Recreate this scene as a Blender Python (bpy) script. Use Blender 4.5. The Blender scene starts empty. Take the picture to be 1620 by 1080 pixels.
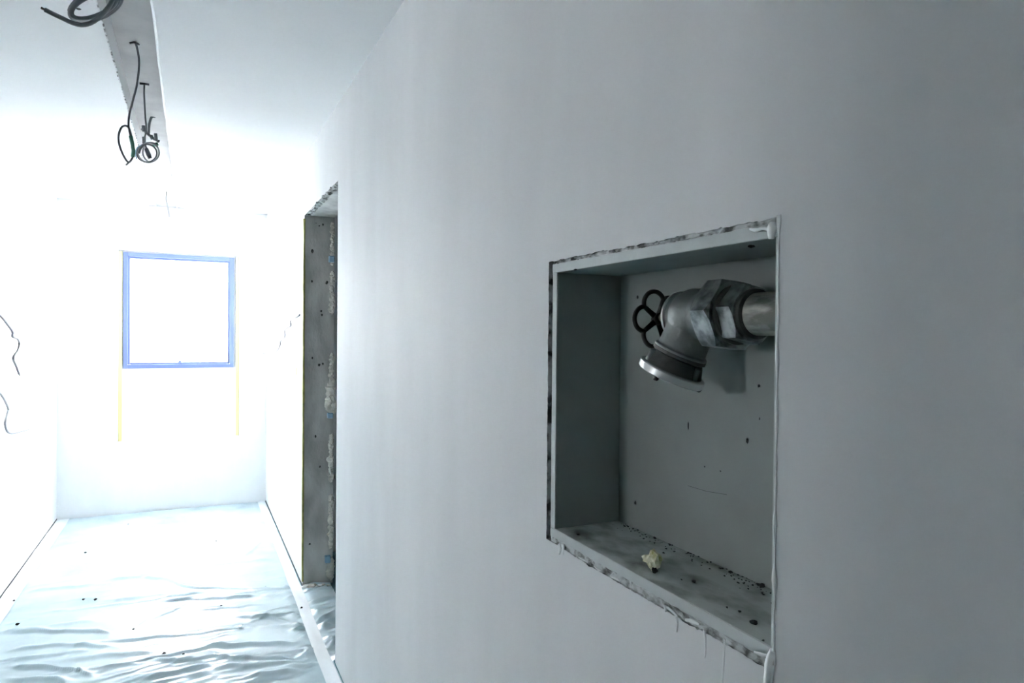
import bpy, bmesh, math, random
import numpy as np
from mathutils import Vector, Matrix, noise

random.seed(7); np.random.seed(7)
scene = bpy.context.scene
COL = scene.collection

# ------------------------------------------------------------------ camera
F, CH, ROLL = 1080.0, 1.42, math.radians(0.5)          # focal length in px of a 1620x1080 frame
vx, vy = 305 - 810, 540 - 524                           # vanishing point of the corridor
vr = vx * math.cos(ROLL) - vy * math.sin(ROLL)
vu = vx * math.sin(ROLL) + vy * math.cos(ROLL)
phi = math.atan(vu / F)
th = math.atan(-vr / (vu * math.sin(phi) + F * math.cos(phi)))
hz = Vector((math.sin(th), math.cos(th), 0)); zz = Vector((0, 0, 1))
fw = math.cos(phi) * hz - math.sin(phi) * zz
up0 = math.sin(phi) * hz + math.cos(phi) * zz
r0 = fw.cross(up0)
CR = math.cos(ROLL) * r0 + math.sin(ROLL) * up0
CU = -math.sin(ROLL) * r0 + math.cos(ROLL) * up0
CP = Vector((0, 0, CH))
cam = bpy.data.cameras.new('camera'); cam.sensor_width = 36; cam.lens = F * 36 / 1620
cam.clip_start = 0.02
co = bpy.data.objects.new('camera', cam); COL.objects.link(co)
co.matrix_world = Matrix(((CR.x, CU.x, -fw.x, CP.x), (CR.y, CU.y, -fw.y, CP.y), (CR.z, CU.z, -fw.z, CP.z), (0, 0, 0, 1)))
scene.camera = co

def un(px, py, ax, val):
    """photo pixel -> point on the plane  axis=val"""
    d = (px - 810) * CR + (540 - py) * CU + F * fw
    return CP + d * ((val - CP[ax]) / d[ax])

# ------------------------------------------------------------------ world and light
W = bpy.data.worlds.new('overcast_sky'); scene.world = W; W.use_nodes = True
bg = W.node_tree.nodes['Background']
bg.inputs[0].default_value = (0.94, 0.97, 1.0, 1); bg.inputs[1].default_value = 10.0
scene.view_settings.view_transform = 'Standard'; scene.view_settings.look = 'None'
scene.view_settings.gamma = 1; scene.view_settings.use_curve_mapping = False
scene.view_settings.exposure = 2.45
scene.cycles.max_bounces = 24; scene.cycles.diffuse_bounces = 16; scene.cycles.transparent_max_bounces = 16
scene.cycles.caustics_reflective = False

# ------------------------------------------------------------------ dimensions
XR, XRB = 0.56, 0.725         # right wall face / its back
XL = -0.918
YE, YB = 6.05, -2.6
ZC = 2.40
DY0, DY1, DZ = 2.965, 3.93, 2.07    # doorway in the right wall
CX0, CX1, CYE, CZT = -0.262, -0.118, 6.05, 2.50   # open slot in the ceiling

# ------------------------------------------------------------------ materials
def mat(name, base, rough=0.6, metal=0.0, var=0.0, vscale=4.0, stretch=(1, 1, 1), bump=0.0, bscale=60.0,
        col2=None, spec=0.5, thr=(0.35, 0.65), detail=6):
    m = bpy.data.materials.new(name); m.use_nodes = True
    nt = m.node_tree; N = nt.nodes; L = nt.links
    b = N['Principled BSDF']
    b.inputs['Base Color'].default_value = (*base, 1); b.inputs['Roughness'].default_value = rough
    b.inputs['Metallic'].default_value = metal; b.inputs['Specular IOR Level'].default_value = spec
    tc = N.new('ShaderNodeTexCoord'); mp = N.new('ShaderNodeMapping'); mp.inputs['Scale'].default_value = stretch
    L.new(tc.outputs['Object'], mp.inputs[0])
    if var or col2:
        nz = N.new('ShaderNodeTexNoise'); nz.inputs['Scale'].default_value = vscale; nz.inputs['Detail'].default_value = detail
        L.new(mp.outputs[0], nz.inputs[0])
        cr = N.new('ShaderNodeValToRGB'); L.new(nz.outputs[0], cr.inputs[0])
        c2 = col2 if col2 else tuple(c * (1 - var) for c in base)
        cr.color_ramp.elements[0].position = thr[0]; cr.color_ramp.elements[0].color = (*c2, 1)
        cr.color_ramp.elements[1].position = thr[1]; cr.color_ramp.elements[1].color = (*base, 1)
        L.new(cr.outputs[0], b.inputs['Base Color'])
    if bump:
        nb = N.new('ShaderNodeTexNoise'); nb.inputs['Scale'].default_value = bscale; nb.inputs['Detail'].default_value = 5
        L.new(mp.outputs[0], nb.inputs[0])
        bp = N.new('ShaderNodeBump'); bp.inputs['Strength'].default_value = bump; bp.inputs['Distance'].default_value = 0.004
        L.new(nb.outputs[0], bp.inputs['Height']); L.new(bp.outputs[0], b.inputs['Normal'])
    return m

M = {}
M['wall'] = mat('white_skim_plaster', (0.80, 0.805, 0.81), 0.7, var=0.06, vscale=5, stretch=(1, 1, .3), bump=0.10, bscale=22, spec=0.2)
M['ceil'] = mat('white_ceiling_board', (0.72, 0.73, 0.735), 0.8, var=0.03, vscale=3, bump=0.05, bscale=12, spec=0.2)
M['slot'] = mat('grey_raw_board', (0.40, 0.40, 0.395), 0.85, var=0.18, vscale=7, bump=0.1)
M['raw'] = mat('broken_plaster', (0.66, 0.68, 0.68), 0.9, col2=(0.12, 0.12, 0.115), vscale=48, thr=(0.38, 0.54), bump=0.6, bscale=160)
M['gap'] = mat('dirty_foam_gap', (0.16, 0.15, 0.13), 0.95, col2=(0.03, 0.03, 0.028), vscale=50, bump=0.8, bscale=90)
M['conc'] = mat('grey_concrete', (0.58, 0.575, 0.55), 0.9, var=0.35, vscale=9, stretch=(1, 1, .5), bump=0.4, bscale=70)
M['pit'] = mat('concrete_pit', (0.06, 0.06, 0.055), 0.95)
M['soffit'] = mat('pale_mortar_soffit', (0.78, 0.78, 0.77), 0.9, var=0.25, vscale=18, bump=0.4)
M['box'] = mat('shaded_lining_board', (0.34, 0.375, 0.36), 0.55, var=0.14, vscale=7, bump=0.05, bscale=60, spec=0.4)  # base darkened to deepen the shade inside the niche
M['boxfloor'] = mat('dusty_lining_board', (0.52, 0.56, 0.54), 0.6, col2=(0.18, 0.19, 0.17), vscale=15, stretch=(1.4, .8, 1), thr=(0.34, 0.56), bump=0.15, bscale=90)
M['litedge'] = mat('lit_board_edge', (0.60, 0.64, 0.635), 0.6, var=0.1, vscale=20)  # lighter tone stands in for light on the board fronts
M['plaster'] = mat('fresh_white_plaster', (0.86, 0.87, 0.87), 0.55, bump=0.15, bscale=80)
M['floor'] = mat('teal_grey_floor', (0.12, 0.25, 0.28), 0.7, var=0.25, vscale=5)
M['cable'] = mat('dark_grey_cable', (0.13, 0.14, 0.15), 0.5)
M['cable2'] = mat('mid_grey_cable', (0.13, 0.14, 0.15), 0.55)
M['wirepale'] = mat('pale_grey_wire', (0.30, 0.32, 0.33), 0.5)
M['green'] = mat('green_wire', (0.07, 0.22, 0.15), 0.5)
M['copper'] = mat('bare_copper', (0.20, 0.17, 0.14), 0.4, metal=0.6)
M['blue'] = mat('blue_protective_film', (0.175, 0.235, 0.47), 0.5)
M['yellow'] = mat('yellow_tape', (0.80, 0.73, 0.36), 0.7)
M['ytape'] = mat('olive_yellow_edge', (0.55, 0.54, 0.16), 0.7, var=0.35, vscale=30)
M['wedge'] = mat('pale_blue_spacer', (0.30, 0.47, 0.62), 0.6)
M['mortar'] = mat('cream_foam_mortar', (0.84, 0.81, 0.74), 0.9, var=0.25, vscale=40, bump=0.5)
M['tape'] = mat('white_masking_tape', (0.77, 0.81, 0.83), 0.55, var=0.05, vscale=8, bump=0.1, bscale=30)
M['dark'] = mat('dark_joint', (0.10, 0.10, 0.10), 0.9)
M['grit'] = mat('dark_grit', (0.035, 0.04, 0.04), 0.9)
M['galv'] = mat('galvanised_steel', (0.52, 0.52, 0.48), 0.42, metal=0.7, col2=(0.15, 0.15, 0.13), vscale=60, stretch=(1, .3, 1), thr=(0.40, 0.58), bump=0.15, bscale=60)
M['nut'] = mat('zinc_nut', (0.44, 0.46, 0.46), 0.33, metal=0.85, col2=(0.13, 0.14, 0.14), vscale=45, thr=(0.36, 0.6), bump=0.1, bscale=80)
M['body'] = mat('cast_aluminium', (0.23, 0.25, 0.245), 0.5, metal=0.45, var=0.3, vscale=22, bump=0.25, bscale=120)
M['bodyd'] = mat('dark_cast_metal', (0.09, 0.095, 0.09), 0.5, metal=0.5, var=0.3, vscale=22, bump=0.25, bscale=120)
M['alu'] = mat('machined_aluminium', (0.66, 0.67, 0.67), 0.36, metal=0.85, var=0.3, vscale=14)
M['wheel'] = mat('black_painted_iron', (0.022, 0.023, 0.02), 0.5, var=0.3, vscale=30)
M['foam'] = mat('yellowed_foam', (0.78, 0.75, 0.60), 0.85, col2=(0.36, 0.34, 0.10), vscale=55, thr=(0.38, 0.6), bump=0.6, bscale=150)
M['facade'] = mat('outside_render', (0.7, 0.7, 0.7), 0.9)

g = bpy.data.materials.new('window_glass'); g.use_nodes = True
nt = g.node_tree; nt.nodes.clear()
o_ = nt.nodes.new('ShaderNodeOutputMaterial'); mx = nt.nodes.new('ShaderNodeMixShader'); mx.inputs[0].default_value = 0.06
tr = nt.nodes.new('ShaderNodeBsdfTransparent'); gl = nt.nodes.new('ShaderNodeBsdfGlossy'); gl.inputs['Roughness'].default_value = 0.02
nt.links.new(tr.outputs[0], mx.inputs[1]); nt.links.new(gl.outputs[0], mx.inputs[2]); nt.links.new(mx.outputs[0], o_.inputs[0])
M['glass'] = g

s = bpy.data.materials.new('plastic_sheet'); s.use_nodes = True
nt = s.node_tree; N = nt.nodes; b = N['Principled BSDF']
b.inputs['Base Color'].default_value = (0.62, 0.75, 0.80, 1); b.inputs['Roughness'].default_value = 0.28
tc = N.new('ShaderNodeTexCoord'); nz = N.new('ShaderNodeTexNoise'); nz.inputs['Scale'].default_value = 3.5; nz.inputs['Detail'].default_value = 5
nt.links.new(tc.outputs['Object'], nz.inputs[0])
mr = N.new('ShaderNodeMapRange'); mr.inputs[1].default_value = 0.3; mr.inputs[2].default_value = 0.7; mr.inputs[3].default_value = 0.66; mr.inputs[4].default_value = 0.93
nt.links.new(nz.outputs[0], mr.inputs[0]); nt.links.new(mr.outputs[0], b.inputs['Alpha'])
M['sheet'] = s

# ------------------------------------------------------------------ helpers
def obj(name, bm, m, parent=None, smooth=False):
    me = bpy.data.meshes.new(name)
    if isinstance(bm, bmesh.types.BMesh):
        bmesh.ops.recalc_face_normals(bm, faces=bm.faces)
        bm.to_mesh(me); bm.free()
    else:
        me.from_pydata([tuple(v) for v in bm[0]], [], bm[1])
    me.materials.append(M[m] if isinstance(m, str) else m)
    if smooth:
        for p in me.polygons: p.use_smooth = True
    o = bpy.data.objects.new(name, me); COL.objects.link(o)
    if parent: o.parent = parent
    return o

def sub(o, parent_obj): o.parent = parent_obj; return o

def tag(o, label, cat, group=None):
    o['label'] = label; o['category'] = cat
    if group: o['group'] = group
    return o

def struct(o, label=None):
    o['kind'] = 'structure'
    if label: o['label'] = label
    return o

def thing(name, label, cat, loc=(0, 0, 0), group=None):
    e = bpy.data.objects.new(name, None); COL.objects.link(e); e.empty_display_size = 0.05
    tag(e, label, cat, group)
    return e

def bx(bm, x0, x1, y0, y1, z0, z1):
    v = [bm.verts.new((x, y, z)) for x in (x0, x1) for y in (y0, y1) for z in (z0, z1)]
    for f in ((0, 1, 3, 2), (4, 6, 7, 5), (0, 4, 5, 1), (2, 3, 7, 6), (0, 2, 6, 4), (1, 5, 7, 3)):
        bm.faces.new([v[i] for i in f])

def box(name, x0, x1, y0, y1, z0, z1, m, parent=None, bev=0.0):
    bm = bmesh.new(); bx(bm, x0, x1, y0, y1, z0, z1)
    if bev: bmesh.ops.bevel(bm, geom=bm.edges[:], offset=bev, segments=2, affect='EDGES', profile=0.6)
    return obj(name, bm, m, parent)

def catmull(P, n=8, closed=False):
    P = [Vector(p) for p in P]; out = []; k = len(P)
    rng = range(k) if closed else range(k - 1)
    for i in rng:
        g = (lambda j: P[j % k]) if closed else (lambda j: P[max(0, min(k - 1, j))])
        a, b_, c, d = g(i - 1), g(i), g(i + 1), g(i + 2)
        for q in range(n):
            t = q / n
            out.append(0.5 * ((2 * b_) + (-a + c) * t + (2 * a - 5 * b_ + 4 * c - d) * t * t + (-a + 3 * b_ - 3 * c + d) * t ** 3))
    if not closed: out.append(P[-1])
    return out

def tube(bm, pts, r, seg=8, closed=False, flat=None):
    """sweep; r is a number or a list; flat=(axis vector, factor) squashes the section"""
    pts = [Vector(p) for p in pts]; n = len(pts)
    rr = r if isinstance(r, (list, tuple)) else [r] * n
    rings = []; ref = None
    for i, p in enumerate(pts):
        a = pts[(i - 1) % n] if (closed or i > 0) else p
        c = pts[(i + 1) % n] if (closed or i < n - 1) else p
        t = (c - a)
        t = t.normalized() if t.length > 1e-9 else Vector((0, 0, 1))
        if ref is None:
            ref = t.orthogonal().normalized()
        ref = (ref - t * ref.dot(t))
        ref = ref.normalized() if ref.length > 1e-6 else t.orthogonal().normalized()
        w = t.cross(ref)
        ring = []
        for k in range(seg):
            an = 2 * math.pi * k / seg
            off = (ref * math.cos(an) + w * math.sin(an)) * rr[i]
            if flat: off = off - flat[0] * (off.dot(flat[0]) * (1 - flat[1]))
            ring.append(bm.verts.new(p + off))
        rings.append(ring)
    m = n if closed else n - 1
    for i in range(m):
        A, B = rings[i], rings[(i + 1) % n]
        sh = 0
        if closed and i == n - 1:
            sh = min(range(seg), key=lambda s_: (A[0].co - B[s_].co).length)
        for k in range(seg):
            bm.faces.new((A[k], A[(k + 1) % seg], B[(k + 1 + sh) % seg], B[(k + sh) % seg]))
    if not closed:
        bm.faces.new(rings[0][::-1]); bm.faces.new(rings[-1])

def tube_obj(name, pts, r, m, parent=None, seg=8, closed=False, flat=None):
    bm = bmesh.new(); tube(bm, pts, r, seg, closed, flat)
    return obj(name, bm, m, parent, True)

def frame(axis):
    a = Vector(axis).normalized()
    x = Vector((1, 0, 0)) if abs(a.x) < .9 else Vector((0, 0, 1))
    x = (x - a * x.dot(a)).normalized(); return x, a.cross(x), a

def lathe(bm, c, axis, prof, seg=40, cap=True, phase=0.0):
    """prof: list of (distance along axis, radius)"""
    x, y, a = frame(axis); c = Vector(c); rings = []
    for d, r in prof:
        rings.append([bm.verts.new(c + a * d + (x * math.cos(2 * math.pi * k / seg + phase) + y * math.sin(2 * math.pi * k / seg + phase)) * r) for k in range(seg)])
    for A, B in zip(rings, rings[1:]):
        for k in range(seg): bm.faces.new((A[k], A[(k + 1) % seg], B[(k + 1) % seg], B[k]))
    if cap: bm.faces.new(rings[0][::-1]); bm.faces.new(rings[-1])

def lathe_obj(name, c, axis, prof, m, parent=None, seg=40, smooth=True, cap=True, phase=0.0):
    bm = bmesh.new(); lathe(bm, c, axis, prof, seg, cap, phase)
    o = obj(name, bm, m, parent, smooth)
    if smooth:
        md = o.modifiers.new('edge', 'EDGE_SPLIT'); md.split_angle = math.radians(35)
    return o

def blob(bm, c, r, sub_=2, amp=0.35, fr=1.4, scale=(1, 1, 1), seed=0):
    t = bmesh.ops.create_icosphere(bm, subdivisions=sub_, radius=1.0)
    c = Vector(c); sd = Vector((seed * 3.17, seed * 1.31, seed * 7.7))
    for v in t['verts']:
        n = 1 + amp * noise.noise(v.co * fr + sd) * 1.6
        v.co = c + Vector((v.co.x * scale[0], v.co.y * scale[1], v.co.z * scale[2])) * n * r

def blob_obj(name, c, r, m, parent=None, **k):
    bm = bmesh.new(); blob(bm, c, r, **k); return obj(name, bm, m, parent, False)

def quad(bm, *p): bm.faces.new([bm.verts.new(q) for q in p])

# ------------------------------------------------------------------ floor, walls, ceiling
fl = struct(box('floor', XL - 3.3, 3.2, YB - .1, YE + .25, -.10, 0, 'floor'), 'teal grey floor below the plastic sheet')
LY0, LY1 = .94, 2.1                               # unseen opening added in the left wall, shapes light on the right wall
bm = bmesh.new()
bx(bm, XL - .15, XL, LY1, YE + .2, 0, ZC + .12); bx(bm, XL - .15, XL, YB, LY0, 0, ZC + .12); bx(bm, XL - .15, XL, LY0, LY1, 2.2, ZC + .12)
wl = struct(obj('wall_left', bm, 'wall'), 'white plastered corridor wall with loose cables')
struct(box('wall_back', XL, XR, YB - .1, YB, 0, ZC + .15, 'conc'))
bm = bmesh.new()
oy0, oy1, oz0, oz1 = 1.59, 2.11, 1.44, 1.96          # small window added in an unseen room as fill light
for q in ((LY0 - .6, oy0, 0, ZC + .12), (oy1, LY1 + .6, 0, ZC + .12), (oy0, oy1, 0, oz0), (oy0, oy1, oz1, ZC + .12)):
    bx(bm, XL - 3.2, XL - 3.1, *q)
bx(bm, XL - 3.2, XL - .15, LY0 - .7, LY0 - .6, 0, ZC + .12)
bx(bm, XL - 3.2, XL - .15, LY1 + .6, LY1 + .7, 0, ZC + .12)
struct(obj('wall_fill_room', bm, 'conc'))  # unseen room added around the fill window
wo = struct(bpy.data.objects.new('fill_window', None)); COL.objects.link(wo)  # added window, brightens the near right wall
for q in ((oy0, oy0 + .03, oz0, oz1), (oy1 - .03, oy1, oz0, oz1), (oy0 + .03, oy1 - .03, oz0, oz0 + .03), (oy0 + .03, oy1 - .03, oz1 - .03, oz1)):
    box('frame_rail', XL - 3.17, XL - 3.13, *q, 'blue', wo)
box('pane', XL - 3.152, XL - 3.148, oy0 + .03, oy1 - .03, oz0 + .03, oz1 - .03, 'glass', wo)
struct(box('ceiling_fill_room', XL - 3.2, XL - .1, LY0 - .7, LY1 + .7, ZC + .12, ZC + .2, 'conc'))

bm = bmesh.new()                                   # ceiling with the long open slot
for (x0, x1, y0, y1) in ((XL - .1, CX0, YB, YE + .1), (CX1, XR + .01, YB, YE + .1), (CX0, CX1, YE + .001, YE + .1)):
    bx(bm, x0, x1, y0, y1, ZC, ZC + .1)
ce = struct(obj('ceiling', bm, 'ceil'), 'white ceiling with an open cable slot')
ys_ = [(YB, CZT), (5.0, CZT), (YE + .02, ZC - .004)]
V_ = [(x, y, z + dz_) for y, z in ys_ for x, dz_ in ((CX0 - .05, 0), (CX1 + .05, 0), (CX1 + .05, .05), (CX0 - .05, .05))]
Fc_ = [(i * 4 + k, i * 4 + (k + 1) % 4, i * 4 + 4 + (k + 1) % 4, i * 4 + 4 + k) for i in range(2) for k in range(4)] + [(0, 1, 2, 3), (8, 11, 10, 9)]
bm = bmesh.new(); vv_ = [bm.verts.new(q) for q in V_]
for f_ in Fc_: bm.faces.new([vv_[i] for i in f_])
sl = obj('slot_board', bm, 'slot', ce); sl['label'] = 'grey raw board inside the ceiling slot'
bm = bmesh.new()
bx(bm, CX0 - .012, CX0 - .0005, YB, CYE, ZC + .004, CZT)
obj('slot_side', bm, 'slot', ce)
# filler bead along the right slot edge
pts = []; n = 120
for i in range(n + 1):
    y = 1.6 + (CYE - 1.6) * i / n
    pts.append(Vector((CX1 + .003 + .006 * noise.noise(Vector((y * 2.2, 0, 3))), y, ZC + .001)))
tube_obj('filler_bead', pts, [.005 + .003 * noise.noise(Vector((p.y * 6, 1, 1))) for p in pts], 'plaster', ce, 6)
pts = []
for i in range(n + 1):
    y = 1.6 + (CYE - 1.6) * i / n
    pts.append(Vector((CX0 - .002 + .003 * noise.noise(Vector((y * 9, 4, 3))), y, ZC + .002)))
tube_obj('filler_bead', pts, .0035, 'raw', ce, 5)

# right wall: front skin with a doorway and a ragged niche cut-out
NY0, NY1, NZ0, NZ1 = 0.534, 1.049, 1.064, 1.546
RY0, RY1, RZ0, RZ1 = 0.35, 1.25, 0.90, 1.70
def rect_loop(y0, y1, z0, z1, n):
    L = []
    for i in range(n): L.append((y0 + (y1 - y0) * i / n, z0))
    for i in range(n): L.append((y1, z0 + (z1 - z0) * i / n))
    for i in range(n): L.append((y1 - (y1 - y0) * i / n, z1))
    for i in range(n): L.append((y0, z1 - (z1 - z0) * i / n))
    return L
def jag(u, sd, a=1.0):
    return a * (noise.noise(Vector((u * 14, sd, 0))) * .0032 + noise.noise(Vector((u * 60, sd, 5))) * .0022 + noise.noise(Vector((u * 190, sd, 9))) * .0014)
NSEG = 110
inner = []
for k, (y, z) in enumerate(rect_loop(NY0, NY1, NZ0, NZ1, NSEG)):
    side = k // NSEG
    if side == 0: z -= abs(jag(y, 1, 1.3)) + .0025 * max(0, math.sin((y - .6) * 7.5))
    elif side == 1: y += jag(z, 2, .6)
    elif side == 2: z += jag(y, 3, 1.0)
    else: y -= jag(z, 4, .5)
    inner.append((y, z))
outer = rect_loop(RY0, RY1, RZ0, RZ1, NSEG)
bm = bmesh.new()
vo = [bm.verts.new((XR, y, z)) for y, z in outer]; vi = [bm.verts.new((XR, y, z)) for y, z in inner]
n = len(vo)
for i in range(n):
    j = (i + 1) % n
    bm.faces.new((vo[i], vo[j], vi[j], vi[i]))
ZT = ZC + .12
quad(bm, (XR, YB, 0), (XR, RY0, 0), (XR, RY0, ZT), (XR, YB, ZT))
quad(bm, (XR, RY0, 0), (XR, RY1, 0), (XR, RY1, RZ0), (XR, RY0, RZ0))
quad(bm, (XR, RY0, RZ1), (XR, RY1, RZ1), (XR, RY1, ZT), (XR, RY0, ZT))
quad(bm, (XR, RY1, 0), (XR, DY0, 0), (XR, DY0, ZT), (XR, RY1, ZT))
quad(bm, (XR, DY0, DZ), (XR, DY1, DZ), (XR, DY1, ZT), (XR, DY0, ZT))
quad(bm, (XR, DY1, 0), (XR, YE + .1, 0), (XR, YE + .1, ZT), (XR, DY1, ZT))
# back skin
quad(bm, (XRB, YB, 0), (XRB, DY0, 0), (XRB, DY0, ZT), (XRB, YB, ZT))
quad(bm, (XRB, DY0, DZ), (XRB, DY1, DZ), (XRB, DY1, ZT), (XRB, DY0, ZT))
quad(bm, (XRB, DY1, 0), (XRB, YE + .1, 0), (XRB, YE + .1, ZT), (XRB, DY1, ZT))
# hidden ends of the wall
quad(bm, (XR, YB, 0), (XRB, YB, 0), (XRB, YB, ZT), (XR, YB, ZT))
quad(bm, (XR, YB, ZT), (XRB, YB, ZT), (XRB, YE + .1, ZT), (XR, YE + .1, ZT))
wr = struct(obj('wall_right', bm, 'wall'), 'white plastered wall with doorway and valve niche')
bm = bmesh.new()
a = [bm.verts.new((XR, y, z)) for y, z in inner]; b2 = [bm.verts.new((XR + .014, y, z)) for y, z in inner]
for i in range(n):
    j = (i + 1) % n
    bm.faces.new((a[i], a[j], b2[j], b2[i]))
obj('cut_edge', bm, 'raw', wr)

# doorway lining
def grid_face(fn, nu, nv):
    V = [fn(i / nu, j / nv) for j in range(nv + 1) for i in range(nu + 1)]
    Fc = [(j * (nu + 1) + i, j * (nu + 1) + i + 1, (j + 1) * (nu + 1) + i + 1, (j + 1) * (nu + 1) + i) for j in range(nv) for i in range(nu)]
    return V, Fc
def jf(u, v):
    x = XR + (XRB - XR) * u; z = DZ * v
    e = min(1, u * 8, (1 - u) * 8)
    return (x, DY1 + e * .004 * noise.noise(Vector((x * 14, 2, z * 9))), z)
jb = obj('door_jamb', grid_face(jf, 16, 150), 'conc', wr, True); jb['label'] = 'bare concrete far jamb of the doorway'
def sf(u, v):
    x = XR + (XRB - XR) * u; y = DY0 + (DY1 - DY0) * v
    e = min(1, u * 8, (1 - u) * 8)
    return (x, y, DZ + e * .006 * noise.noise(Vector((x * 20, y * 14, 7))))
so = obj('door_lintel_soffit', grid_face(sf, 12, 60), 'soffit', wr, True); so['label'] = 'pale rough underside of the lintel'
obj('door_jamb', ([(XR, DY0, 0), (XRB, DY0, 0), (XRB, DY0, DZ), (XR, DY0, DZ)], [(0, 1, 2, 3)]), 'conc', wr)
# crumbling arris of the lintel
bm = bmesh.new()
for i in range(120):
    y = DY0 + .015 + (DY1 - DY0 - .03) * random.random() ** .9
    blob(bm, (XR + .004 + random.random() * .022, y, DZ - .001 + random.uniform(-.004, .002)), random.uniform(.004, .014), 1, .4, 1.6, (1, 1.3, .5), i)
cr_ = obj('crumbled_edge', bm, 'raw', wr); cr_['kind'] = 'stuff'; cr_['label'] = 'crumbled mortar along the lintel edge'
# yellow strip along the far jamb arris
pts = [Vector((XR - .001 + .0012 * noise.noise(Vector((z * 11, 0, 0))), DY1 - .001, z)) for z in np.linspace(.03, DZ - .02, 70)]
et = tube_obj('edge_tape', pts, [.0055 + .002 * noise.noise(Vector((p.z * 5, 9, 0))) for p in pts], 'ytape', wr, 6); et['label'] = 'thin olive yellow edge strip'
# foam and mortar lumps on the back arris
for i, (z0, z1, w) in enumerate(((1.80, 2.04, .010), (1.53, 1.76, .012), (1.13, 1.30, .012), (.98, 1.13, .022), (.58, .84, .013), (.20, .50, .011), (.03, .13, .018))):
    bm = bmesh.new(); k = int((z1 - z0) / .014)
    for j in range(k):
        z = z0 + (z1 - z0) * (j + .5) / k
        blob(bm, (XRB - .010 - w * .5 * random.random(), DY1 - .004, z), w * random.uniform(.85, 1.5), 2, .4, 1.5, (1, .6, 1.1), i * 40 + j)
    obj('mortar_lump', bm, 'mortar', wr)
for (px, py, hgt) in ((525, 410, .035), (523, 657, .03), (519, 884, .04)):
    p = un(px, py, 1, DY1 - .01)
    bm = bmesh.new(); bx(bm, p.x - .017, p.x + .013, DY1 - .022, DY1 + .005, p.z - hgt / 2, p.z + hgt / 2)
    bmesh.ops.bevel(bm, geom=bm.edges[:], offset=.003, segments=1, affect='EDGES')
    w = obj('spacer_wedge', bm, 'wedge', wr); w['label'] = 'pale blue spacer wedge in the jamb'
for (px, py) in ((494, 397), (493, 445), (517, 447), (509, 498), (508, 492), (494, 566), (505, 577), (511, 575), (505, 357), (500, 353), (511, 355), (499, 690), (490, 860), (506, 738)):
    p = un(px, py, 1, DY1)
    blob_obj('pit', (p.x, DY1 - .001, p.z), random.uniform(.004, .008), 'pit', wr, sub_=1, scale=(1, .3, 1.3), seed=px)
# rubble at the foot of the jamb
for i, (px, py, r) in enumerate(((484, 927, .018), (494, 926, .022), (503, 928, .016), (512, 926, .014), (489, 933, .011), (519, 925, .012))):
    p = un(px, py, 1, DY1 - .04 - .01 * (i % 3)); p.z = r * .55
    t = blob_obj('mortar_rubble', p, r, 'mortar' if i % 2 else 'plaster', None, sub_=2, amp=.5, scale=(1.2, 1, .7), seed=i)
    tag(t, 'pale crumb of mortar rubble at the foot of the concrete jamb', 'rubble', 'mortar crumbs below the jamb')

# dark room behind the doorway
struct(box('wall_room_far', XRB, 3.1, DY1 + .55, DY1 + .65, 0, ZT, 'wall'))
struct(box('wall_room_near', XRB, 3.1, 1.2, 1.3, 0, ZT, 'wall'))
struct(box('wall_room_side', 3.1, 3.2, 1.2, DY1 + .65, 0, ZT, 'wall'))
struct(box('ceiling_room', XR, 3.2, 1.2, DY1 + .65, ZT, ZT + .1, 'ceil'))

# end wall with the window recess
WX0, WX1, WZ0, WZ1 = -.523, .349, .560, 2.045
bm = bmesh.new(); D = .09
bx(bm, XL - .15, WX0, YE, YE + D, 0, ZT); bx(bm, WX1, XRB, YE, YE + D, 0, ZT)
bx(bm, WX0, WX1, YE, YE + D, 0, WZ0); bx(bm, WX0, WX1, YE, YE + D, WZ1, ZT)
we = struct(obj('wall_end', bm, 'wall'), 'white end wall around the window')
FX0, FX1 = un(195, 480, 1, YE + .035).x, un(370, 480, 1, YE + .035).x
FZ0, FZ1 = un(280, 582, 1, YE + .035).z, un(280, 403, 1, YE + .035).z
box('parapet_panel', WX0, WX1, YE + .03, YE + D, WZ0, FZ0, 'wall', we)
box('reveal_strip', WX0, FX0, YE + .045, YE + D, FZ0, WZ1, 'wall', we)
box('reveal_strip', FX1, WX1, YE + .045, YE + D, FZ0, WZ1, 'wall', we)
box('reveal_strip', FX0, FX1, YE + .045, YE + D, FZ1, WZ1 + .002, 'wall', we)
for x0, x1 in ((WX0 + .001, WX0 + .026), (WX1 - .026, WX1 - .001)):
    t = box('edge_tape', x0, x1, YE + .026, YE + .0295, WZ0 + .002, WZ1 - .01, 'yellow', we); t['label'] = 'pale yellow tape strip beside the window'
win = struct(bpy.data.objects.new('window_1', None), 'square window with blue film on its frame'); COL.objects.link(win)
fy0, fy1, fwid = YE + .028, YE + .085, .030
def rail(nm, x0, x1, z0, z1, y0=fy0, y1=fy1): return box(nm, x0, x1, y0, y1, z0, z1, 'blue', win, .003)
rail('frame_rail', FX0, FX0 + fwid, FZ0, FZ1); rail('frame_rail', FX1 - fwid, FX1, FZ0, FZ1)
rail('frame_rail', FX0 + fwid, FX1 - fwid, FZ1 - fwid, FZ1); rail('frame_rail', FX0 + fwid, FX1 - fwid, FZ0, FZ0 + fwid)
i0, i1, k0, k1 = FX0 + fwid + .001, FX1 - fwid - .001, FZ0 + fwid + .001, FZ1 - fwid - .001
sw = .016
for r_ in ((i0, i0 + sw, k0, k1), (i1 - sw, i1, k0, k1), (i0 + sw, i1 - sw, k0, k0 + sw), (i0 + sw, i1 - sw, k1 - sw, k1)):
    rail('sash_rail', *r_, YE + .04, YE + .075)
box('pane', i0 + sw, i1 - sw, YE + .055, YE + .061, k0 + sw, k1 - sw, 'glass', win)
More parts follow.
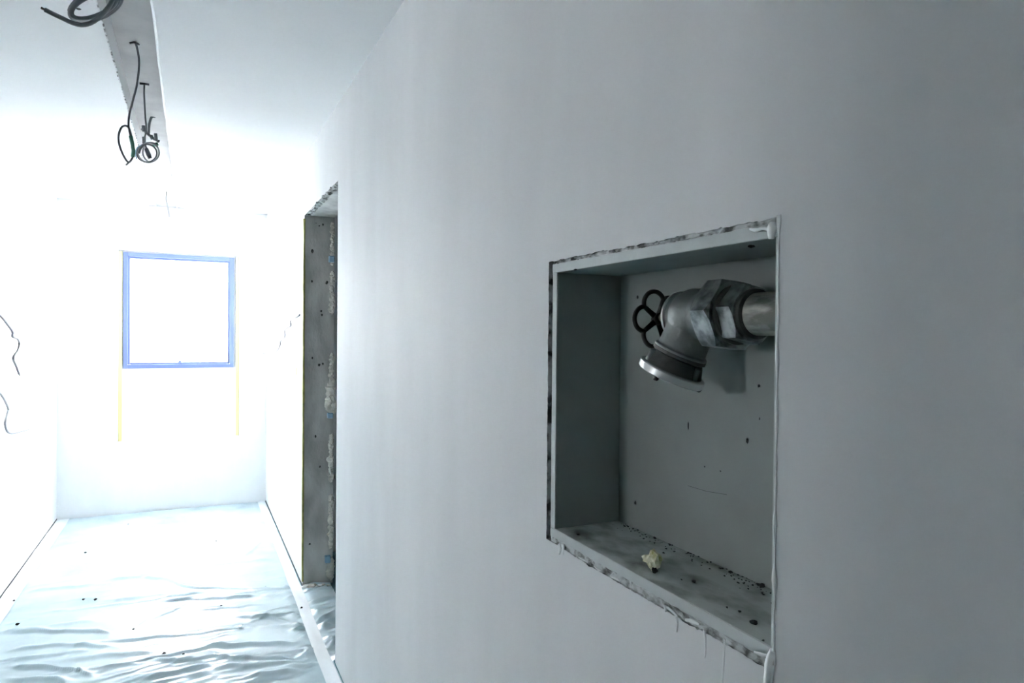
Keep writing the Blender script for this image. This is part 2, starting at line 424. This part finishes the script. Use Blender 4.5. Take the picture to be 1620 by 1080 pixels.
lt = box('latch', (i0 + i1) / 2 - .012, (i0 + i1) / 2 + .012, YE + .032, YE + .044, k0 + sw * .3, k0 + sw + .012, 'blue', win, .003)

# dark joint where the walls meet the floor
struct(box('trim_1', XR - .002, XR + .001, DY1 + .001, YE, .002, .010, 'dark'), 'dark joint at the foot of the wall beyond the doorway')
struct(box('trim_2', XL - .001, XL + .002, YB, YE, .002, .010, 'dark'), 'dark joint at the foot of the left wall')

# ------------------------------------------------------------------ plastic sheet on the floor
def build_sheet():
    x0, x1, y0, y1 = XL + .004, XRB - .01, 1.0, YE - .01
    dx = .009
    xs = np.arange(x0, x1, dx)
    ys = np.concatenate([np.arange(y0, 4.6, .0065), np.arange(4.6, y1, .011)])
    X, Y = np.meshgrid(xs, ys)
    Z = np.full_like(X, .004)
    def ridge(path, amp, w, skew=1.0):
        P = np.array(sorted([(p[0], p[1]) for p in path]))
        g = np.interp(X, P[:, 0], P[:, 1])
        if len(P) > 2:                                    # soften the polyline
            for _ in range(1):
                g = (np.interp(X - .03, P[:, 0], P[:, 1]) + 2 * g + np.interp(X + .03, P[:, 0], P[:, 1])) / 4
        g = g + .006 * np.sin(X * 23 + amp * 900) + .004 * np.sin(X * 51 + amp * 1700)
        d = Y - g
        ends = np.clip((X - P[0, 0]) / .10, 0, 1) * np.clip((P[-1, 0] - X) / .10, 0, 1)
        ends = ends * ends * (3 - 2 * ends)
        ww = np.where(d > 0, w * skew, w / skew)
        return amp * ends * np.exp(-(d / ww) ** 2)
    paths = [   # wrinkles read from the photograph (pixels on the floor)
        ([(130, 822), (200, 829), (290, 832)], .008, .03), ([(305, 900), (360, 891), (400, 887), (437, 882)], .012, .018),
        ([(370, 884), (395, 874), (410, 858), (425, 849)], .010, .02), ([(35, 935), (120, 928), (215, 911), (260, 915), (300, 928), (360, 930), (450, 931)], .012, .02),
        ([(160, 950), (240, 943), (330, 935)], .013, .017), ([(255, 888), (275, 895), (300, 905)], .010, .03),
        ([(250, 950), (350, 946), (450, 940)], .009, .018), ([(0, 1000), (60, 996), (140, 999), (190, 998)], .013, .02),
        ([(355, 973), (415, 976), (440, 980), (470, 985)], .013, .016), ([(320, 1020), (400, 1018), (480, 1014)], .016, .018),
        ([(90, 1044), (190, 1032), (250, 1028), (262, 1033)], .011, .02), ([(230, 1045), (290, 1045), (330, 1038), (480, 1042)], .013, .018),
        ([(180, 1078), (270, 1062), (330, 1055), (490, 1046)], .015, .02), ([(370, 1078), (430, 1066), (490, 1054)], .016, .02),
        ([(0, 1056), (60, 1052), (110, 1060), (160, 1068)], .014, .016), ([(0, 1072), (70, 1072), (130, 1079)], .014, .016),
        ([(100, 985), (135, 978), (160, 968)], .009, .02), ([(210, 994), (240, 976), (280, 962), (310, 955)], .010, .022),
        ([(450, 960), (480, 955), (515, 970)], .012, .02), ([(470, 990), (500, 995), (525, 1010)], .012, .02),
        ([(70, 886), (180, 880), (270, 889)], .008, .022), ([(0, 1028), (110, 1018), (200, 1024)], .010, .02)]
    for p, a, w in paths:
        Z += ridge([un(q[0], q[1], 2, .01) for q in p], a, w, random.choice((.75, 1.3)))
    rng = random.Random(11)
    for i in range(26):                                   # creases gathered in the doorway
        ya_ = rng.uniform(DY0, DY1)
        Z += ridge([(.40, ya_ - rng.uniform(-.05, .12)), (.56, ya_), (.76, ya_ + rng.uniform(-.10, .18))], rng.uniform(.004, .012), rng.uniform(.009, .02), rng.choice((.7, 1.4)))
    for i in range(240):
        yc = 1.0 + 4.9 * rng.random() ** 1.15; xc = rng.uniform(XL, XR); ln = rng.uniform(.10, .45); sl_ = rng.uniform(-.35, .35)
        pts = []; off = 0
        for k in range(5):
            t = k / 4 - .5; off += rng.uniform(-.02, .02)
            pts.append((xc + t * 2 * ln, yc + sl_ * t * ln + off))
        Z += ridge(pts, rng.uniform(.002, .008) * (1 if yc < 4 else .6), rng.uniform(.008, .022), rng.choice((.7, 1, 1.4)))
    # shallow undulation
    Z += .002 * (1 + np.sin(X * 7 + 2 * np.sin(Y * 3)) * np.sin(Y * 9 + np.cos(X * 5)))
    k = np.clip((X - (XL + .09)) / .05, 0, 1) * np.clip(np.abs(X - .52) / .035 - .6, .06, 1)
    Z = .003 + (Z - .003) * k
    inside = (X < XR - .006) | ((Y > DY0 + .01) & (Y < DY1 - .008))
    nx, ny = len(xs), len(ys)
    idx = np.arange(nx * ny).reshape(ny, nx)
    ok = inside[:-1, :-1] & inside[1:, :-1] & inside[:-1, 1:] & inside[1:, 1:]
    q = np.stack([idx[:-1, :-1], idx[:-1, 1:], idx[1:, 1:], idx[1:, :-1]], -1)[ok]
    used = np.unique(q); remap = np.zeros(nx * ny, int); remap[used] = np.arange(len(used))
    V = np.stack([X.ravel(), Y.ravel(), Z.ravel()], -1)[used]
    return V.tolist(), remap[q].tolist()
sh = obj('plastic_sheet', build_sheet(), 'sheet', None, True)
tag(sh, 'wrinkled translucent plastic dust sheet covering the corridor floor', 'plastic sheet')
def tape(xa, xb, label):
    V = []; ny = 240
    ys = np.linspace(1.0, YE - .02, ny)
    for i, y in enumerate(ys):
        for j in range(7):
            x = xa + (xb - xa) * j / 6 + (.004 * noise.noise(Vector((y * 3, xa, 0))) if j in (0, 6) else 0)
            x = max(XL + .004, min(XR - .004, x))
            V.append((x, y, .0065 + .0025 * noise.noise(Vector((x * 30, y * 10, 2))) + .002))
    Fc = [(i * 7 + j, i * 7 + j + 1, (i + 1) * 7 + j + 1, (i + 1) * 7 + j) for i in range(ny - 1) for j in range(6)]
    t = obj('floor_tape', (V, Fc), 'tape', None, True)
    return tag(t, label, 'tape')
tape(XL + .006, XL + .085, 'white tape band sealing the plastic sheet along the left wall with the two cables')
tape(.492, .548, 'white tape band sealing the plastic sheet along the doorway wall')

# small dirt on the sheet
for i, (px, py) in enumerate(((135, 873), (203, 829), (151, 947), (132, 947), (350, 957), (211, 994), (22, 949), (28, 986), (259, 1033), (290, 1033), (477, 960), (272, 1068), (420, 928), (342, 855))):
    p = un(px, py, 2, .014); p.z = .012
    t = blob_obj('grit', p, random.uniform(.004, .008), 'grit', None, sub_=1, amp=.5, scale=(1.2, 1, .8), seed=i + 3)
    tag(t, 'small dark crumb of dirt lying on the plastic sheet', 'grit', 'dirt crumbs on the plastic sheet')
p = un(380, 990, 2, .014); t = box('paper_scrap', p.x - .008, p.x + .008, p.y - .012, p.y + .012, .013, .016, 'plaster', None, .001)
tag(t, 'tiny square white scrap lying on the plastic sheet', 'scrap')

# ------------------------------------------------------------------ loose cables
def px_path(P, ax, val, scale=1.0, off=(0, 0), wob=0.0):
    out = []
    for i, q in enumerate(P):
        v = val + wob * math.sin(i * 1.9)
        out.append(un(off[0] + q[0] * scale, off[1] + q[1] * scale, ax, v))
    return out
def wall_cable(P, x, xw, r, label, m='cable2'):
    pts = px_path(P, 0, x, wob=.004)
    pts[0].x = xw
    t = thing('loose_cable', label, 'cable')
    tube_obj('sheath', catmull(pts, 6), r, m, t, 7)
    e = pts[-1]; d = (pts[-1] - pts[-2]).normalized()
    tube_obj('bare_end', [e, e + d * .012], r * .6, 'copper', t, 6)
wall_cable([(-14, 484), (0, 499), (12.5, 513.6), (20, 525), (20, 532), (28, 536), (30.5, 544), (28, 555), (21, 566), (26, 580), (30.5, 592)], XL + .022, XL - .002, .006,
           'thin grey cable curling down from the left wall, the upper of two')
wall_cable([(-14, 605), (0, 622), (12.5, 644), (12, 654), (8, 670.5), (15, 684.5), (36, 681), (56, 675)], XL + .022, XL - .002, .0055,
           'thin grey cable bent into a hook on the left wall, the lower of two', 'wirepale')
wall_cable([(469.4, 498), (460, 506.6), (459.7, 515), (451, 521), (450.6, 532.5), (444.7, 537.7), (442, 548.7), (435.7, 556.5), (426, 559), (416, 558)], XR - .022, XR - .007, .005,
           'wavy pale cable hanging from the wall between doorway and window', 'wirepale')
p = un(468.5, 587, 0, XR); t = box('tape_dash', XR - .0015, XR + .0005, p.y - .012, p.y + .006, p.z - .02, p.z + .02, 'ytape', wr)

# cable A
S3 = 1 / 3.0
h = un(213.5, 66, 2, CZT); ya = h.y
t = thing('ceiling_cable', 'long dark cable hanging from the ceiling slot and ending in a narrow loop', 'cable')
A = px_path([(640, 200), (655, 250), (660, 310), (650, 400), (630, 480), (615, 540), (610, 590), (616, 630), (630, 690), (633, 735), (612, 770), (588, 742), (567, 690), (563, 645), (576, 606), (598, 597), (614, 612), (624, 650)], 1, ya, S3, wob=.006)
A[0] = Vector((h.x, ya, CZT + .005))
tube_obj('sheath', catmull(A, 7), .0038, 'cable', t, 8)
tube_obj('sleeve', px_path([(620, 645), (628, 680), (633, 715), (630, 745)], 1, ya - .008, S3), .0068, 'green', t, 8)
tube_obj('bare_end', px_path([(614, 768), (604, 778), (597, 784)], 1, ya, S3), .0036, 'cable', t, 6)
for dx_ in (-.016, .014): tube_obj('anchor', [Vector((h.x, ya, CZT - .002)), Vector((h.x + dx_, ya - .01, CZT - .012))], .004, 'cable', t, 6)
# cable B + bundle
h = un(228.5, 131.5, 2, CZT); yb = h.y
t = thing('ceiling_cable', 'straight thin cable from the ceiling slot ending in a coiled bundle of wires', 'cable')
Bp = px_path([(685, 392), (684, 440), (686, 490), (690, 560), (694, 610), (690, 640), (683, 665), (690, 690), (700, 715)], 1, yb, S3, wob=.004)
Bp[0] = Vector((h.x, yb, CZT + .005))
tube_obj('sheath', catmull(Bp, 6), .0038, 'cable', t, 8)
tube_obj('anchor', [Vector((h.x - .018, yb, CZT - .004)), Vector((h.x + .018, yb, CZT - .004))], .005, 'cable', t, 6)
tube_obj('connector', px_path([(694, 705), (706, 735), (714, 752)], 1, yb, S3), [.008, .010, .007], 'cable2', t, 8)
for k, (cx, cy, rx, ry) in enumerate(((706, 724, 50, 47), (697, 727, 47, 42), (716, 722, 38, 46))):
    lp = [(cx + rx * math.cos(a_), cy + ry * math.sin(a_)) for a_ in np.linspace(0, 2 * math.pi, 25)[:-1]]
    tube_obj('wire_loop', px_path(lp, 1, yb + .012 * (k - 1), S3), .0034, 'wirepale' if k != 1 else 'cable2', t, 6, True)
tube_obj('wire', catmull(px_path([(650, 755), (643, 728), (652, 700), (672, 690)], 1, yb - .02, S3), 5), .0025, 'wedge', t, 6)
tube_obj('wire', catmull(px_path([(684, 690), (668, 705), (660, 728)], 1, yb - .02, S3), 5), .0045, 'cable2', t, 6)
# cable C
h = un(241.5, 185, 2, CZT); yc_ = h.y
t = thing('ceiling_cable', 'short bent cable with dark clamps just above the coiled wire bundle', 'cable')
Cp = px_path([(732, 554), (720, 556), (712, 575), (708, 600), (706, 635)], 1, yc_, S3)
Cp.insert(0, Vector((Cp[0].x + .004, yc_, CZT + .005)))
tube_obj('sheath', catmull(Cp, 6), .006, 'cable', t, 8)
tube_obj('bridge', catmull(px_path([(672, 610), (690, 625), (712, 645), (735, 662), (757, 672)], 1, yc_, S3), 5), .0075, 'cable', t, 8)
for P in (((680, 596), (684, 625)), ((738, 634), (742, 668)), ((716, 642), (724, 662)), ((726, 690), (750, 682)), ((684, 650), (684, 680))):
    tube_obj('clamp', px_path(P, 1, yc_ - .008, S3), .0085, 'cable' if P[0][0] != 726 else 'green', t, 8)
# far cable
h = un(263.5, 299, 2, 2.46)
t = thing('ceiling_cable', 'short faint cable hanging from the slot close to the window', 'cable')
tube_obj('sheath', catmull([Vector((h.x, h.y, CZT + .005))] + px_path([(263.5, 306), (263, 318), (266, 330), (268, 343)], 1, h.y, 1), 6), .0045, 'wirepale', t, 8)
# thick coil near the camera
yk = 2.02
t = thing('cable_coil', 'thick dark grey cable coiled up below the ceiling slot', 'cable coil')
def coil_pt(a_, k):
    rx, ry = 36 + 2.5 * k, 15.5 + 2.0 * k
    x = rx * math.cos(a_); y = ry * math.sin(a_)
    c_, s_ = math.cos(-.38), math.sin(-.38)
    return un(147 + x * c_ - y * s_ + 1.5 * k, 9 + x * s_ + y * c_, 1, yk + .016 * (k - 1.5))
turns = []
for i in range(0, 3 * 26 + 9):
    turns.append(coil_pt(-.9 - i / 26 * 2 * math.pi, i / 26))
first = turns[0]
lead = [Vector((-.19, yk - .05, CZT + .005)), Vector((-.185, yk - .05, 2.42)), Vector((first.x + .01, yk - .03, 2.34))]
tube_obj('sheath', catmull(lead + turns[2:], 3), .0058, 'cable', t, 9)
tail = px_path([(182, -12), (176, 4), (168, 16), (155, 29), (142, 37), (128, 39.5), (114, 36), (100, 29.5), (85, 22.5), (71, 15.5)], 1, yk - .035, 1)
tube_obj('tail', catmull(tail, 5), .0056, 'cable', t, 9)
tube_obj('bare_end', px_path([(71, 15.5), (65, 12.5)], 1, yk - .035, 1), .003, 'copper', t, 6)
h = un(124, 14, 2, ZC)
blob_obj('hole', (h.x, h.y, ZC), .008, 'pit', ce, sub_=2, amp=.2, scale=(1, 1, .2), seed=2)

# ------------------------------------------------------------------ niche box
xf, xb = XR + .003, .692
by0, by1, bz0, bz1 = .541, 1.022, 1.0875, 1.5255      # clear inner size
tb = .0155
nb = thing('niche_box', 'grey white lining box set into the wall around the valve', 'niche box')
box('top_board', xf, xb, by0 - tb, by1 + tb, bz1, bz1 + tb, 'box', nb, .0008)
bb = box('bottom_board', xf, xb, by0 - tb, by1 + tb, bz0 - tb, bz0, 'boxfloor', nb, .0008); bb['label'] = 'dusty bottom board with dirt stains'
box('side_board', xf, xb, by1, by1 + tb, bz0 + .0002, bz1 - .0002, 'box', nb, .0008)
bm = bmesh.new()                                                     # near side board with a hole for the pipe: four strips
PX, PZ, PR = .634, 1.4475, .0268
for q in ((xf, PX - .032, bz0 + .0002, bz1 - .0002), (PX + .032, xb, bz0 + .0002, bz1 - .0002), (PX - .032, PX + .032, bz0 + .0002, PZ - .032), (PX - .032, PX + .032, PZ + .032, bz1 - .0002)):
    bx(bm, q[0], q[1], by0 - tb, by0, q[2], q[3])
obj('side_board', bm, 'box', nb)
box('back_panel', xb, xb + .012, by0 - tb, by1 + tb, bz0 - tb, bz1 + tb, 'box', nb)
for (px, py, r, sy) in ((1009, 470, .0032, 1), (1005, 795, .0032, 1), (1201, 610, .0022, 1), (1183, 697, .0025, 1.6), (1089, 673, .002, 4), (1115, 738, .0014, 1), (1140, 745, .0014, 1), (1025, 575, .002, 1), (1202, 662, .0012, 2)):
    p = un(px, py, 0, xb)
    blob_obj('speck', (xb - .0003, p.y, p.z), r, 'grit', nb, sub_=1, amp=.4, scale=(.25, 1, sy), seed=px)
p1, p2 = un(1088, 768, 0, xb), un(1150, 782, 0, xb)
tube_obj('scratch', [p1, (p1 + p2) / 2 + Vector((0, 0, -.002)), p2], .0003, 'grit', nb, 4)
for (px, py, r) in ((1188, 388, .004), (910, 426, .003)):
    p = un(px, py, 2, bz1)
    blob_obj('speck', (p.x, p.y, bz1 - .0005), r, 'grit', nb, sub_=1, amp=.5, scale=(1, 1, .5), seed=px)
# foam in the open joint between wall and box
bm = bmesh.new()
for i in range(70):
    z = 1.07 + .47 * (i + random.random()) / 70
    blob(bm, (XR + .012 + random.random() * .006, 1.0435 + random.uniform(-.003, .003), z), random.uniform(.004, .0075), 1, .45, 1.5, (.9, .8, 1.2), i)
jf_ = obj('joint_foam', bm, 'gap', nb); jf_['kind'] = 'stuff'
bm = bmesh.new()
for i in range(150):
    u = random.random(); y = .545 + .50 * u
    if i % 2:
        blob(bm, (XR + .004 + random.random() * .004, y, 1.5425 + random.uniform(-.001, .003)), random.uniform(.0012, .0034), 1, .5, 1.5, (1, 1.5, .8), i)
    else:
        blob(bm, (XR + .005 + random.random() * .004, y, 1.0655 + random.uniform(-.005, .003)), random.uniform(.0015, .004), 1, .5, 1.5, (1, 1.8, .8), i)
jr = obj('joint_rubble', bm, 'raw', nb); jr['kind'] = 'stuff'
for z0_, z1_ in ((bz0 - tb - .016, bz0 - tb - .0005), (bz1 + tb + .0005, bz1 + tb + .010)):   # mortar bed under and over the box
    obj('joint_mortar', grid_face(lambda u, w: (XR + .0035 + .003 * noise.noise(Vector((u * 40, w * 5, z0_ * 9))), by0 - tb + (by1 - by0 + 2 * tb) * u, z0_ + (z1_ - z0_) * w), 160, 5), 'raw', nb, True)
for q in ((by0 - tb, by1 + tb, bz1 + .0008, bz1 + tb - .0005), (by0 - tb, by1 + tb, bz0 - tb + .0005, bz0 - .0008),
          (by1 + .0008, by1 + tb - .0005, bz0, bz1), (by0 - tb + .0005, by0 - .0008, bz0, bz1)):     # thin front strips, painted lighter for the light on the board edges
    box('lit_edge', xf - .0012, xf - .0002, *q, 'litedge', nb)
# dirt heaped in the back corner of the bottom board
bm = bmesh.new()
for i in range(120):
    y = by0 + .08 + (by1 - by0 - .09) * random.random()
    x = xb - abs(random.gauss(0, .012)) - .001
    blob(bm, (x, y, bz0 + .0004), random.uniform(.0006, .0018) * (1.5 if y < .62 else 1), 1, .5, 1.5, (1, 1.3, .6), i)
dr = obj('dirt', bm, 'grit', nb); dr['kind'] = 'stuff'; dr['label'] = 'dark dirt along the back corner'
# single crumbs on the board
for i, (px, py, r) in enumerate(((1193, 986, .0045), (1189, 984, .003), (1215, 922, .0035), (1208, 926, .004), (1044, 850, .0025), (1070, 860, .0022), (1050, 874, .002), (914, 845, .002), (1078, 916, .0016), (1150, 960, .0016), (1207, 1012, .0015), (1098, 920, .003), (1170, 967, .002), (1180, 900, .003))):
    p = un(px, py, 2, bz0 + .001)
    if p.x > xb - .006: p.x = xb - .006
    p.z = bz0 + r * .45
    t = blob_obj('dirt_crumb', p, r, 'grit', None, sub_=1, amp=.5, scale=(1, 1.2, .6), seed=i + 50)
    tag(t, 'small dark crumb on the dusty bottom of the niche', 'crumb', 'dark crumbs in the niche')
# yellow foam scrap
p = un(1034, 897, 2, bz0 + .004); p.z = bz0
t = thing('foam_scrap', 'crumpled yellowish foam scrap with a dark tip on the niche bottom', 'foam scrap')
bm = bmesh.new()
blob(bm, p + Vector((.002, .002, .014)), .0125, 2, .55, 1.15, (.8, .9, 1.15), 5)
blob(bm, p + Vector((-.003, .010, .013)), .0085, 2, .6, 1.3, (.7, 1.2, .8), 8)
blob(bm, p + Vector((-.003, -.003, .008)), .0065, 2, .6, 1.3, (.7, .9, 1.1), 9)
for v in bm.verts: v.co.z = max(v.co.z, bz0 + .0006)
obj('foam', bm, 'foam', t)
tip = blob_obj('dark_tip', p + Vector((-.006, -.010, .0035)), .0045, 'grit', t, sub_=2, amp=.5, seed=3); tip['label'] = 'dark dirty tip'

# plaster smears and drips around the opening
def drip(P, r, flat=.5, dx=0.0):
    pts = [un(q[0], q[1], 0, XR) + Vector((-dx, 0, 0)) for q in P]
    c = catmull(pts, 6); k = len(c)
    rr = [np.interp(i / (k - 1), np.linspace(0, 1, len(r)), r) * (1 + .25 * noise.noise(c[i] * 120)) for i in range(k)]
    d = tube_obj('plaster_drip', c, [float(q) for q in rr], 'plaster', wr, 8, flat=(Vector((1, 0, 0)), flat)); return d
drip([(1069, 976), (1071, 985), (1070, 999)], [.0030, .0022, .0016])
drip([(1114, 996), (1116, 1015), (1115, 1040)], [.0026, .0018, .0012])
drip([(1146, 1010), (1145, 1040), (1142, 1085)], [.0016, .0016, .0012])
drip([(884, 861), (886, 868), (884, 876)], [.006, .005, .002])
drip([(890, 860), (891, 870), (891, 877)], [.004, .003, .0015])
drip([(1052, 957), (1053, 962), (1052, 967)], [.004, .003, .0016])
drip([(1048, 956), (1060, 964), (1072, 975)], [.0010, .0022, .0014], .4)
drip([(1084, 980), (1094, 982), (1107, 987)], [.0014, .0028, .0016], .4)
drip([(1193, 1031), (1204, 1035), (1214, 1037)], [.0014, .002, .0014], .4)
drip([(1223, 1028), (1219, 1045), (1217, 1062), (1214, 1090), (1213, 1120)], [.004, .0065, .0060, .0052, .004], .7)
drip([(1224, 351), (1223, 357), (1221, 366), (1220, 378)], [.004, .0065, .0055, .003], .7)
drip([(1186, 362), (1197, 364), (1206, 361), (1218, 362)], [.0015, .003, .0025, .003], .6)
drip([(915, 881), (922, 885), (930, 889)], [.001, .0018, .001], .4)
drip([(940, 895), (945, 900), (951, 903)], [.001, .002, .001], .4)
drip([(966, 912), (974, 915), (980, 919)], [.001, .0017, .001], .4)
bm = bmesh.new()                                       # irregular bead down the near edge
cpts, rad = [], []
for i in range(70):
    z = 1.072 + .476 * i / 69
    cpts.append(Vector((XR - .0005, .5345 - .0012 * noise.noise(Vector((z * 30, 0, 0))), z)))
    rad.append(max(.0009, .0016 + .0034 * noise.noise(Vector((z * 34, 5, 0)))))
tube(bm, cpts, rad, 8, flat=(Vector((1, 0, 0)), .6))
obj('plaster_bead', bm, 'plaster', wr, True)

# ------------------------------------------------------------------ valve
v = thing('hose_valve', 'cast metal fire hose valve with black handwheel on a galvanised pipe', 'valve')
pi = lathe_obj('pipe', (PX, 0, PZ), (0, 1, 0), [(by0 - tb - .05, PR), (.63, PR), (.68, PR)], 'galv', v, 48)
pi['label'] = 'scratched galvanised pipe'
def hexnut(name, y0, y1, r, m, ph):
    """hexagon prism with turned (conical) chamfers on both faces"""
    rc, seg, rings = r * .885, 72, [[], [], [], []]
    bm = bmesh.new()
    for k in range(seg):
        a_ = 2 * math.pi * k / seg
        hx = r * math.cos(math.pi / 6) / math.cos((a_ % (math.pi / 3)) - math.pi / 6)
        c_, s_ = math.cos(a_ + ph), -math.sin(a_ + ph)
        ci, ch = min(hx, rc), max(0.0, hx - rc) * .7 + .0004
        for g_, (rad_, y) in enumerate(((ci, y0), (hx, y0 + ch), (hx, y1 - ch), (ci, y1))):
            rings[g_].append(bm.verts.new((PX + c_ * rad_, y, PZ + s_ * rad_)))
    for A_, B_ in zip(rings, rings[1:]):
        for k in range(seg): bm.faces.new((A_[k], A_[(k + 1) % seg], B_[(k + 1) % seg], B_[k]))
    bm.faces.new(rings[0][::-1]); bm.faces.new(rings[3])
    o = obj(name, bm, m, v, True)
    md = o.modifiers.new('edge', 'EDGE_SPLIT'); md.split_angle = math.radians(22)
    return o
lathe_obj('collar', (PX, 0, PZ), (0, 1, 0), [(.636, PR + .0002), (.638, .0315), (.645, .0325), (.650, .0325)], 'bodyd', v, 40)
hexnut('hex_nut', .643, .673, .0400, 'nut', .22)
lathe_obj('union_ring', (PX, 0, PZ), (0, 1, 0), [(.668, .037), (.670, .0390), (.680, .0390)], 'bodyd', v, 40)
hexnut('union_nut', .675, .710, .0500, 'nut', .10)
# body: globe, inlet barrel and outlet branch fused together
nout = Vector((-.22, .33, -.92)).normalized()
BC = Vector((PX, .752, PZ - .001))
bm = bmesh.new()
tsp = bmesh.ops.create_uvsphere(bm, u_segments=40, v_segments=24, radius=.0395)
for q in tsp['verts']: q.co = Vector((q.co.x, q.co.y * .95, q.co.z)) + BC
lathe(bm, BC, (0, -1, 0), [(-.005, .034), (.02, .0345), (.030, .034), (.048, .034)], 40)
lathe(bm, BC, (0, 1, 0), [(-.005, .033), (.026, .0345), (.031, .0345)], 40)
lathe(bm, BC, nout, [(0, .034), (.030, .0335), (.050, .0345), (.0515, .038), (.056, .038), (.058, .036)], 40)
bo = obj('body', bm, 'body', v, True)
md = bo.modifiers.new('fuse', 'REMESH'); md.mode = 'VOXEL'; md.voxel_size = .0013; md.use_smooth_shade = True
md = bo.modifiers.new('soften', 'SMOOTH'); md.iterations = 6; md.factor = .6
lathe_obj('bonnet_rim', BC, (0, 1, 0), [(.027, .0350), (.028, .0365), (.032, .0365), (.033, .0345)], 'alu', v, 44)
lathe_obj('bonnet', BC, (0, 1, 0), [(.032, .030), (.036, .027), (.042, .016), (.050, .013), (.052, .011), (.064, .011), (.066, .009), (.070, .009)], 'bodyd', v, 32)
ou = lathe_obj('outlet', BC, nout, [(.056, .0345), (.060, .0350), (.066, .0375), (.076, .0405), (.082, .0425)], 'bodyd', v, 48)
lathe_obj('outlet_rib', BC, nout, [(.054, .036), (.0555, .0385), (.0595, .0385), (.061, .036)], 'bodyd', v, 44)
xq, yq, aq = frame(nout)
for k in range(3):
    a_ = 2 * math.pi * k / 3 + 3.5
    d_ = xq * math.cos(a_) + yq * math.sin(a_)
    lathe_obj('lug', BC + d_ * .0375, nout, [(.062, .002), (.064, .0045), (.078, .0060), (.082, .0055)], 'body', v, 14)
bm = bmesh.new()
lathe(bm, BC, nout, [(.080, .043), (.081, .0462), (.0825, .0474), (.0910, .0474), (.0925, .0462), (.0925, .040), (.087, .038), (.087, .001)], 64)
cr2 = obj('coupling_ring', bm, 'alu', v, True); md = cr2.modifiers.new('edge', 'EDGE_SPLIT'); md.split_angle = math.radians(30)
cr2['label'] = 'bright aluminium coupling ring'
for a_ in (.6, 2.7, 4.6):
    d_ = xq * math.cos(a_) + yq * math.sin(a_)
    c_ = BC + nout * .0945 + d_ * .044
    blob_obj('coupling_lug', c_, .0042, 'bodyd', v, sub_=2, amp=.1, seed=4)
# handwheel
WC = Vector((PX, BC.y + .086, PZ - .003))
hw = bpy.data.objects.new('handwheel', None)
def wp(r, a_): return WC + Vector((math.cos(a_), 0, math.sin(a_))) * r
rim = []; NP = 150
for i in range(NP):
    a_ = 2 * math.pi * i / NP
    l = abs(math.cos(2.5 * (a_ - math.pi)))
    rim.append(wp(.0305 + .0120 * l ** .75, a_))
rim_o = tube_obj('handwheel', rim, .0035, 'wheel', v, 10, True); rim_o['label'] = 'black five lobed handwheel'
for k in range(5):
    a_ = math.pi + math.pi / 5 + 2 * math.pi * k / 5
    tube_obj('spoke', [wp(.006, a_), wp(.018, a_), wp(.031, a_)], [.0050, .0040, .0036], 'wheel', rim_o, 8)
lathe_obj('hub', WC, (0, 1, 0), [(-.008, .007), (-.006, .0095), (.004, .0095), (.006, .007)], 'wheel', rim_o, 24)
bpy.data.objects.remove(hw)
lathe_obj('spindle', BC, (0, 1, 0), [(.05, .0055), (.093, .0055)], 'nut', v, 16)
